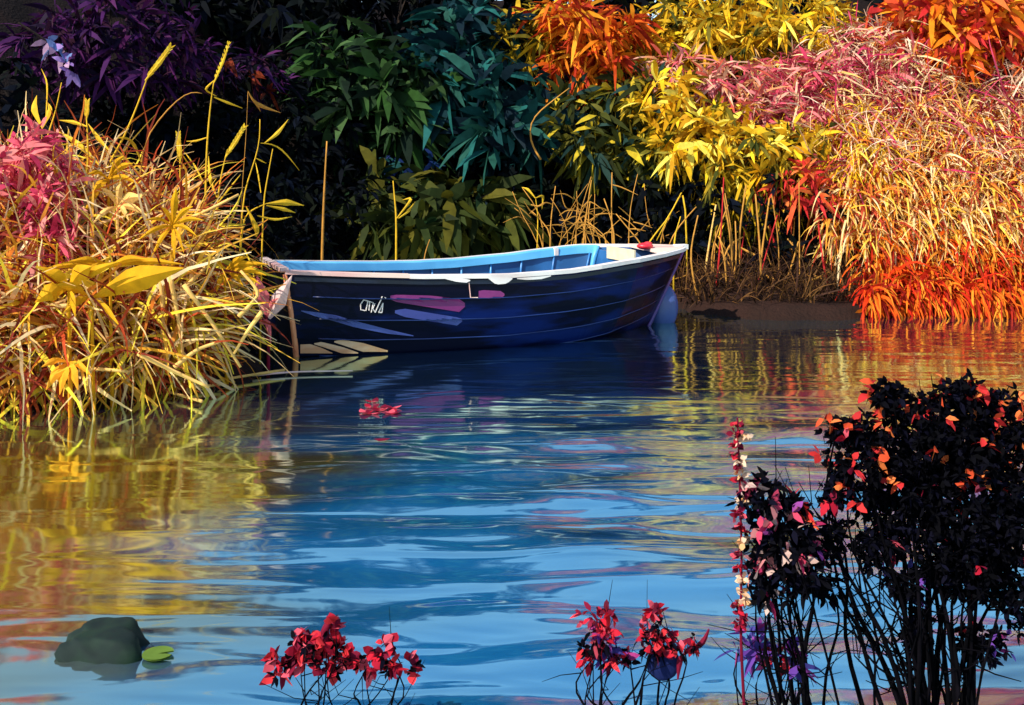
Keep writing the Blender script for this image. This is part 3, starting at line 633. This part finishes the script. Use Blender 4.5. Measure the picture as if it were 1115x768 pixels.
reed('short yellow stick in front of the olive shrub', 10.8, [(432,240),(430,220),(428,197)], [([(432,238),(450,215),(438,218)], .03), ([(434,238),(445,230),(452,220)], .03)], mat='yellow_reed', w=.022, name='stick')
reed('thin bent twig rising behind the far rail of the boat', 10.0, [(461,290),(463,275),(468,261)], [], mat='reed', w=.016, name='twig', extend=True)
reed('pale bent twig in the dark right of the teal tree', 12.0, [(589,174),(577,155),(577,130),(599,112),(620,96)], [], mat='reed', w=.022, name='twig', extend=False)
reed('curved stem with a small yellow hooked leaf left of the dry reeds', 11.5, [(585,262),(586,235),(583,215)], [([(583,216),(575,206),(568,204)], .03), ([(583,216),(592,212),(590,228)], .03)], mat='yellow_reed', w=.015)

gr1, gr2 = 'dry reeds behind the bow', 'dry reeds on the right bank'
lab1, lab2 = 'thin dry brown reed in the dark clump behind the bow', 'thin dry orange reed in front of the black hollow on the right'
rr = random.Random(3)
def poly_reed(pts, Y_, lab, grp, mat='reed', w=.018, nm='dry_reed'):
    a = np.array(at(*pts[0], Y_)); gz = float(ground(a[0], a[1])); t = thing(nm, lab, 'reed', (a[0], a[1], max(gz, -.1)), grp)
    P_ = [at(x, y, Y_+.06*i) for i, (x, y) in enumerate(pts)]
    if a[2] > gz+.05: P_ = [(a[0]+rr.uniform(-.05, .05), a[1]+.05, gz)]+P_
    b = MB(); b.tube(spline(P_, 8), w*.55, w*.3, 5); b.build('stem', M[mat], t, True)
    return t, P_
for k in range(34):
    x0 = rr.uniform(582, 735); h = rr.uniform(25, 88); lean = rr.gauss(0, 20); kink = rr.gauss(0, 7)
    t, P_ = poly_reed([(x0, 275), (x0+lean*.3+kink, 275-h*.5), (x0+lean, 275-h)], rr.uniform(11.0, 12.0), lab1, gr1, w=rr.uniform(.010, .022))
    for q in range(rr.choice([0, 1, 1, 2])):
        s = rr.choice([-1, 1]); y = 275-h*rr.uniform(.4, .9); xx = x0+lean*.5; b = MB()
        Yl = P_[-2][1]; ribbon(b, spline([at(xx, y, Yl), at(xx+s*9, y+rr.uniform(-10, 4), Yl-.05), at(xx+s*rr.uniform(14, 30), y+rr.uniform(-22, 12), Yl-.1)], 7), .010, .004, .014); b.build('leaf', M['reed'], t)
for pts, Y_ in (([(747,196),(737,220),(715,262)], 11.3), ([(700,262),(722,250),(742,210)], 11.2), ([(733,262),(737,250),(741,236)], 11)):
    poly_reed(pts, Y_, lab1, gr1, mat='yellow_reed', w=.02)
for k in range(32):
    x0 = rr.uniform(755, 925); h = rr.uniform(50, 130); lean = rr.gauss(0, 14); kink = rr.gauss(0, 6)
    t, P_ = poly_reed([(x0, 322), (x0+lean*.3+kink, 322-h*.5), (x0+lean, 322-h)], rr.uniform(10.7, 11.3), lab2, gr2, mat=rr.choice(['reed', 'reed', 'straw_stalk', 'red_orange']), w=rr.uniform(.014, .028))
    if rr.random() < .5:
        s = rr.choice([-1, 1]); y = 322-h*rr.uniform(.1, .6); b = MB(); Yl = P_[-2][1]
        ribbon(b, spline([at(x0, y, Yl), at(x0+s*15, y+8, Yl-.1), at(x0+s*rr.uniform(20, 38), y+rr.uniform(12, 26), Yl-.2)], 7), .014, .006, .026); b.build('leaf', M['reed'], t)

LP = [at(x, y, 10.6) for x, y in ((20,25),(48,42),(64,56),(78,78))]
t = thing('lilac_sprig', 'pale lilac and blue blossom sprig hanging in the top left corner', 'blossom', LP[0])
P('lilac', [(.35,.2,.55),(.4,.25,.6),(.2,.3,.6),(.5,.3,.45)], trans=.3)
b = MB(); b.tube(spline(LP, 8), .012, .006, 5); b.build('stem', M['bark'], t)
b = MB()
for q in spline(LP, 8)[3:]:
    d = nrm(RNG.normal(size=(5, 3))+[.2, -.5, -.2]); b.leaves(np.repeat(q[None], 5, 0), d, .16, .07, .2)
b.build('petals', M['lilac'], t)
# fallen stalks on the left bank
gs = 'pale stalks lying over the left bank grass'; ls = 'thick pale dry stalk lying slantwise across the golden grass of the left bank'
ST = [[(45,288),(75,305),(95,335),(105,372)],[(90,300),(120,345),(150,395),(165,418)],[(60,320),(95,355),(110,400)],[(150,385),(190,405),(228,422)],[(78,330),(110,372),(120,385)],
      [(105,372),(112,350),(130,330),(170,300)],[(185,300),(195,350),(200,395)],[(175,300),(178,340),(176,375)],[(200,310),(230,350),(262,400)],[(195,320),(215,300),(240,275)],
      [(260,345),(285,320),(262,295)],[(285,340),(270,360),(255,385)],[(80,262),(110,245),(140,225),(165,205)],[(75,275),(85,245),(92,225)],[(150,260),(175,250),(215,235),(260,212)],
      [(120,300),(160,320),(195,330)],[(45,345),(70,360),(95,395)],[(130,250),(145,265),(150,285)],[(190,400),(215,380),(240,372)],[(50,420),(90,400),(140,405)]]
for pts in ST:
    Y_ = 6.05+.012*max(0, 440-np.mean([p_[1] for p_ in pts]))*.35
    P_ = spline([at(x, y, Y_+.03*i) for i, (x, y) in enumerate(pts)], 10); t = thing('fallen_stalk', ls, 'stalk', tuple(P_[0]), gs)
    b = MB(); b.tube(P_, .016, .009, 6); b.build('stem', M['straw_stalk'], t, True)
P_ = [water_at(66, 438), water_at(120, 432), water_at(180, 430), water_at(240, 424)]
t = thing('fallen_branch', 'long forked yellow branch lying on the water below the left bank', 'branch', P_[0])
b = MB(); b.tube(spline([(x, y, .03) for x, y, z in P_], 12), .014, .010, 6); b.build('stem', M['straw_stalk'], t, True)
for q in ([(75,442),(90,434),(120,432)], [(175,430),(200,437),(220,443)], [(200,428),(250,417),(310,408)]):
    b = MB(); b.tube(spline([(water_at(*u_)[0], water_at(*u_)[1], .032) for u_ in q], 8), .008, .011, 5); b.build('twig', M['straw_stalk'], t, True)
P_ = [water_at(275, 412), water_at(320, 408), water_at(384, 407)]
b = MB(); b.tube(spline([(x, y, .02) for x, y, z in P_], 10), .009, .004, 6)
tag(b.build('floating_stalk', M['pink_paint'], None, True), 'thin pinkish stalk floating in front of the stern', 'stalk')

# yellow broad-leaved plants in the left grass
def rosette(label, px, py, Y_, leaves, mat='yellow', name='yellow_leaved_plant', cat='plant'):
    c = np.array(at(px, py, Y_)); gz = float(ground(c[0], c[1])); t = thing(name, label, cat, (c[0], c[1], gz))
    b = MB(); b.tube(spline([(c[0], c[1]+.05, gz-.02), tuple(c*.5+np.array([c[0], c[1]+.03, gz])*.5), tuple(c)], 6), .014, .008, 5); b.build('stem', M[mat], t)
    for (x, y, w) in leaves:
        e = at(x, y, Y_-.12); mid = np.array(at((px+x)/2, (py+y)/2-6, Y_-.08)); b = MB(); ribbon(b, spline([c, mid, e], 8), .01, .004, w); b.build('leaf', M[mat], t)
rosette('yellow plant with a star of narrow leaves in the middle of the left grass', 188, 246, 6.6, [(150,262,.035),(158,240,.03),(175,225,.04),(192,205,.06),(210,225,.04),(222,240,.035),(215,258,.03),(190,282,.04),(165,280,.035),(200,275,.03)])
rosette('plant with one huge yellow leaf pointing right over the water', 100, 325, 6.2, [(200,292,.17),(70,340,.06),(130,355,.05),(60,310,.08)])
rosette('yellow plant with wide ragged leaves at the left edge', 75, 315, 6.15, [(38,330,.12),(45,296,.14),(100,290,.12),(130,285,.06),(40,290,.06),(82,345,.06)])
rosette('plant with long flat yellow leaves along the upper edge of the thicket', 120, 290, 6.3, [(45,294,.05),(75,285,.05),(160,283,.05),(200,288,.05),(90,300,.05)])
rosette('yellow plant with folded leaves below the leaning seed head', 118, 195, 7.0, [(135,170,.05),(100,215,.07),(90,235,.05),(145,178,.05),(95,190,.04),(150,200,.045)])
rosette('golden plant drooping beside the stern of the boat', 245, 296, 6.9, [(280,288,.05),(290,300,.05),(284,310,.045),(270,280,.04),(225,280,.05),(292,288,.04),(265,312,.05),(235,320,.04)])
rosette('cream and yellow plant at the upper left of the thicket', 128, 225, 6.7, [(155,215,.08),(140,240,.05),(100,245,.04),(160,235,.05),(110,205,.05),(132,200,.06)], mat='straw_stalk')
rosette('orange plant low on the left water line', 75, 395, 6.05, [(50,425,.07),(65,430,.07),(85,425,.08),(100,410,.05),(45,400,.05)], mat='orange', name='orange_leaved_plant')
# pink leaves at the transom
t = thing('pink_leaved_plant', 'plant with large pink and white leaves in front of the dark transom', 'plant', tuple(np.array(water_at(288, 397))))
b = MB(); c0 = np.array(at(290, 342, 7.25)); b.tube(spline([(c0[0], 7.3, -.05), at(293, 370, 7.28), at(290, 355, 7.25), tuple(c0)], 8), .012, .008); b.build('stem', M['red'], t)
for pts, w, mk in (([(291,345),(284,322),(280,300)], .13, 'transom_pink'), ([(293,347),(303,328),(318,300)], .12, 'blossom_white'), ([(283,352),(292,350),(295,375)], .05, 'transom_pink'), ([(290,345),(296,330),(303,325)], .05, 'pink')):
    if mk not in M: P(mk, [(.82,.68,.66),(.8,.55,.5)], trans=.3)
    b = MB(); ribbon(b, spline([at(x, y, 7.25-.03*i) for i, (x, y) in enumerate(pts)], 9), .02, .004, w); b.build('leaf', M[mk], t)

# ------------------------------------------------------------------ foreground plants on the near bank
def fore(name, label, base_px, Y_, lobes, parts, stems, r0=.007, cat='shrub'):
    x = (base_px-CX)/F*Y_; t = thing(name, label, cat, (x, Y_, float(ground(x, Y_)))); root = np.array((x, Y_, float(ground(x, Y_))-.02))
    b = MB()
    cs = [np.array(at(*l[:3])) for l in lobes]
    for k in range(stems):
        c, l = cs[k % len(cs)], lobes[k % len(cs)]
        e = c+RNG.normal(size=3)*np.array([l[3], l[3]*.6, l[4]])/F*l[2]*.5
        s0 = root+np.array([RNG.normal()*.05, RNG.normal()*.04, 0]); m1 = s0+(e-s0)*.4+np.array([RNG.normal()*.03, RNG.normal()*.03, .05]); m2 = s0+(e-s0)*.72+RNG.normal(size=3)*.035
        pts = spline([s0, m1, m2, e], 12); b.tube(pts, r0*RNG.uniform(.6, 1.3), r0*.25, 6)
        for j in range(5 if r0 > .0045 else 2):
            i0 = int(RNG.integers(4, 11)); d = nrm(RNG.normal(size=3)+np.array([0, 0, .5])); ln = RNG.uniform(.06, .16)
            b.tube([pts[i0], pts[i0]+d*ln*.5+RNG.normal(size=3)*.012, pts[i0]+d*ln+np.array([0, 0, .02])], r0*.35, r0*.14, 4)
    b.build('branches', M['black_bark'], t)
    for nm, mk, n, per, Lf, Wf, which, shell in parts:
        b = MB()
        for i, (c, l) in enumerate(zip(cs, lobes)):
            if which is not None and i not in which: continue
            r = np.array([l[3], max(l[3], l[4])*.7, l[4]])/F*l[2]; nn_ = max(3, int(n*l[3]*l[4]/4000.))
            P0, u = lobe_points(c, r, nn_, shell); base = np.repeat(P0, per, 0); d = nrm(np.repeat(u, per, 0)*.4+RNG.normal(size=(nn_*per, 3)))
            b.leaves(base, d, Lf*RNG.uniform(.6, 1.3, len(base)), Wf*RNG.uniform(.7, 1.2, len(base)), .15)
        b.build(nm, M[mk], t)
    return t
fore('dark_shrub', 'large black leaved shrub with scarlet tips in the lower right', 1010, 2.55,
     [(1010,480,2.6,75,60),(1060,540,2.6,75,95),(985,550,2.6,50,60),(1045,615,2.6,50,38),(1090,470,2.65,50,50),(930,500,2.55,28,45),(950,595,2.55,26,24),(1105,610,2.6,35,80),(905,585,2.55,18,20),(1070,700,2.6,28,18),(985,640,2.55,22,18),(965,430,2.6,18,20),(1040,425,2.6,22,16),(915,470,2.55,20,14),(905,540,2.55,14,20),(1000,690,2.6,14,30),(900,640,2.55,14,14)],
     [('foliage','black_leaf',400,6,.024,.012,None,.3), ('red_leaves','red_orange',60,3,.032,.019,[0,4,5,11,12,13],.97), ('red_leaves','red',6,3,.03,.018,[1,5,6,9,14,7],.98), ('violet_leaves','violet_leaf',16,2,.03,.016,[6,8,9,10],.9)], 38)
fore('flowering_shrub', 'smaller dark shrub with pink and white blossoms left of the big one', 880, 2.55,
     [(850,585,2.5,38,38),(825,545,2.5,22,24),(835,635,2.5,25,25),(875,620,2.5,28,32),(862,548,2.5,18,16)],
     [('foliage','black_leaf',230,6,.03,.013,None,.2), ('blossoms','blossom',70,4,.035,.02,[1,2,0],.85), ('orange_leaves','red_orange',40,4,.045,.018,[4],.6)], 20, r0=.005)
for lb, bpx, lob, prt, ns in (
    ('scarlet flowering plant at the bottom edge, with one tall curled bud', 350, [(332,706,2.6,20,16),(357,690,2.6,10,16),(362,716,2.6,22,16),(308,726,2.6,22,10)], [('petals','red',210,4,.034,.024,None,.5),('foliage','black_leaf',150,4,.025,.012,None,.4)], 7),
    ('lower scarlet flowering plant just right of the tall one', 420, [(419,708,2.6,9,12),(403,722,2.6,22,9),(438,726,2.6,18,8)], [('petals','red',210,4,.034,.024,None,.5),('foliage','black_leaf',160,4,.024,.012,None,.4)], 6),
    ('crimson plant with forked buds at the bottom centre', 655, [(648,672,2.6,18,14),(656,695,2.6,14,16),(645,712,2.6,16,10),(672,718,2.6,18,12)], [('petals','red',190,4,.028,.016,None,.5),('violet_leaves','violet_leaf',150,4,.03,.018,[1,3],.5),('foliage','black_leaf',160,4,.024,.012,[2,3,1],.4)], 7),
    ('crimson plant with a knobbly top and a dark blue leaf at the bottom', 715, [(716,670,2.6,11,12),(712,688,2.6,12,12),(708,705,2.6,16,14),(745,702,2.6,22,8)], [('petals','red',190,4,.026,.018,None,.5),('foliage','black_leaf',200,4,.022,.010,[1,2,3],.4)], 7),
    ('violet leaved plant at the bottom beside the flowering shrub', 830, [(815,700,2.55,18,14),(850,715,2.55,26,10)], [('violet_leaves','violet_leaf',160,4,.05,.018,None,.4),('petals','red',140,4,.028,.018,[1],.5)], 6)):
    t = fore('flowering_plant', lb, bpx, 2.5, lob, prt, ns, r0=.004, cat='plant')
    if 'curled bud' in lb:
        b = MB(); b.tube(spline([at(355,700,2.6), at(352,685,2.6), at(360,678,2.6), at(358,671,2.6)], 8), .012, .007, 7); b.build('bud', M['red'], t, True)
    if 'dark blue leaf' in lb:
        b = MB(); b.ball(at(722,722,2.62), (.042, .012, .045), 14, 8); b.build('round_leaf', M['navy_leaf'], t, True)
        for pts in ([(745,712),(740,718),(738,740)], [(745,712),(765,702),(772,685)], [(735,708),(745,700),(752,695)]):
            b = MB(); ribbon(b, spline([at(x, y, 2.6) for x, y in pts], 8), .006, .004, .016); b.build('leaf', M['red'], t)
# made-up flower spike standing in for a red and cream reflection strip
t = thing('reflection_spike', 'upright petal spike added for a red and cream reflection left of the flowering shrub', 'flower', at(812, 800, 2.5))
b = MB(); b.tube(spline([at(812,800,2.5), at(806,690,2.5), at(808,600,2.5), at(803,455,2.5)], 14), .004, .002, 6); b.build('stem', M['red'], t)
P('cream_petal', [(.8,.45,.2),(.85,.6,.4)], trans=.3)
for mk, ys in (('red', [460,472,484,496,508,522,560,575,605,618,660,672,680]), ('cream_petal', [478,502,514,545,590,632,644,655])):
    for y in ys:
        b = MB(); c = np.array(at(804+RNG.normal()*1.5+(5 if mk != 'red' else 0), y, 2.5)); n = 14; d = nrm(RNG.normal(size=(n, 3))*np.array([1, 1, .5]))
        b.leaves(np.repeat(c[None], n, 0)+RNG.normal(size=(n, 3))*.004, d, .02 if y > 470 else .012, .014, .1)
        b.build('petal_whorl', M[mk], t)

# ------------------------------------------------------------------ things on the water
P('sedge', [(.05,.02,.012),(.03,.012,.008),(.09,.04,.015),(.015,.007,.005),(.16,.07,.02)], trans=.1)
grass('dark_sedge', 'dark brown sedge on the low mud shelf right of the bow', 1500, (1.2,4.2), (9.7,11.6), rb(725,950,268,330), 'sedge', (.15,.5), .016,
      lambda s: np.stack([0*s[:, 0], -.35+0*s[:, 0], .9+0*s[:, 0]], 1), .2, .12, 6, .02)
def petal_group(cx, cy, n, lab, sx=20, sy=7):
    for k in range(n):
        x, y, z = water_at(cx+rr.uniform(-sx, sx), cy+rr.uniform(-sy, sy)); z = float(swell(np.array(x), np.array(y)))+.006
        b = MB(); a = rr.uniform(0, 6.3)
        for j in range(3): b.leaves(np.array([[x, y, z]]), np.array([[math.cos(a+j*1.9), math.sin(a+j*1.9), .25]]), .06, .045, .05, np.array([[-math.sin(a+j*1.9), math.cos(a+j*1.9), 0]]))
        tag(b.build('reflection_petal', M['red']), lab, 'petal', 'red petals added as reflected flowers')  # petals made up to imitate flowers reflected in the water
petal_group(410, 444, 9, 'small red petals added as a reflection of flowers in front of the boat')
x, y, z = water_at(415, 482); b = MB(); b.leaves(np.array([[x-.04, y, .02]]), np.array([[1, .1, .05]]), .09, .06, .05, np.array([[0, 1, 0.]]))
tag(b.build('crimson_spot', M['red']), 'single crimson spot on the water below the red petals', 'leaf')  # small crimson shape lying on the water
x, y, _ = water_at(112, 706); V = MB(); V.ball((0, 0, 0), 1, 40, 24); q = V.V[0]; u = nrm(q)
k_ = 1+.16*np.sin(3.1*u[:, 0]+1.7*u[:, 1]+.6)+.12*np.sin(5.3*u[:, 1]-2.9*u[:, 2])+.06*np.sin(9.7*u[:, 0]+7*u[:, 2])+.03*np.sin(21*u[:, 0]+17*u[:, 1]+13*u[:, 2])
q = u*k_[:, None]; q[:, 2] = np.minimum(q[:, 2], .78+.05*np.sin(4*q[:, 0])); V.V[0] = q*np.array([.145, .10, .085])+np.array([x, y, -.012])
tag(V.build('rock', M['stone'], None, True), 'dark mossy rock made up for a green shape on the water, lower left corner', 'rock')  # rock made up where a dark green shape shows on the water
x, y, _ = water_at(172, 716); b = MB(); a = np.linspace(.3, 6.1, 20); V = [(x, y, .012)]+[(x+.045*math.cos(t_), y+.045*math.sin(t_), .014) for t_ in a]
b.add(V, [[0, i, i+1] for i in range(1, 20)]); b.add([(q[0], q[1], q[2]-.004) for q in V], [[0, i+1, i] for i in range(1, 20)])
tag(b.build('lily_pad', M['lily']), 'small pale green lily pad right of the dark rock', 'lily pad')

# ------------------------------------------------------------------ light, sky, camera
SUN_EL, SUN_AZ = math.radians(42), math.radians(0)
sdir = nrm(np.array([-.72, -.60, 0])); sv = np.array([sdir[0]*math.cos(SUN_EL), sdir[1]*math.cos(SUN_EL), math.sin(SUN_EL)])
ld = bpy.data.lights.new('sun', 'SUN'); ld.energy = 4.5; ld.angle = math.radians(.5); ld.color = (1, .93, .82)
lo = bpy.data.objects.new('sun', ld); C.objects.link(lo); lo.rotation_euler = Vector(-sv).to_track_quat('-Z', 'Y').to_euler()
w = bpy.data.worlds.new('World'); scene.world = w; w.use_nodes = True; N = w.node_tree.nodes; L = w.node_tree.links; N.clear()
o = N.new('ShaderNodeOutputWorld'); bg = N.new('ShaderNodeBackground'); sk = N.new('ShaderNodeTexSky'); sk.sky_type = 'NISHITA'; sk.sun_disc = False
sk.sun_elevation = SUN_EL; sk.sun_rotation = math.atan2(sdir[0], sdir[1]); sk.air_density = 1.0; sk.dust_density = .3; sk.ozone_density = 1.5
bg.inputs[1].default_value = .15; L.new(sk.outputs[0], bg.inputs[0]); L.new(bg.outputs[0], o.inputs[0])
cd = bpy.data.cameras.new('camera'); cd.sensor_width = 36; cd.lens = 36*F/1115; cd.shift_y = -(384-HY)/1115; cd.clip_end = 2000; cd.clip_start = .05
co = bpy.data.objects.new('camera', cd); C.objects.link(co); co.location = (0, 0, H); co.rotation_euler = (math.pi/2, 0, 0); scene.camera = co
scene.view_settings.view_transform = 'Standard'; scene.view_settings.look = 'None'; scene.view_settings.gamma = 1; scene.view_settings.exposure = 0.62
scene.view_settings.use_curve_mapping = False
scene.render.engine = 'CYCLES'; scene.render.resolution_x = 1024; scene.render.resolution_y = 705
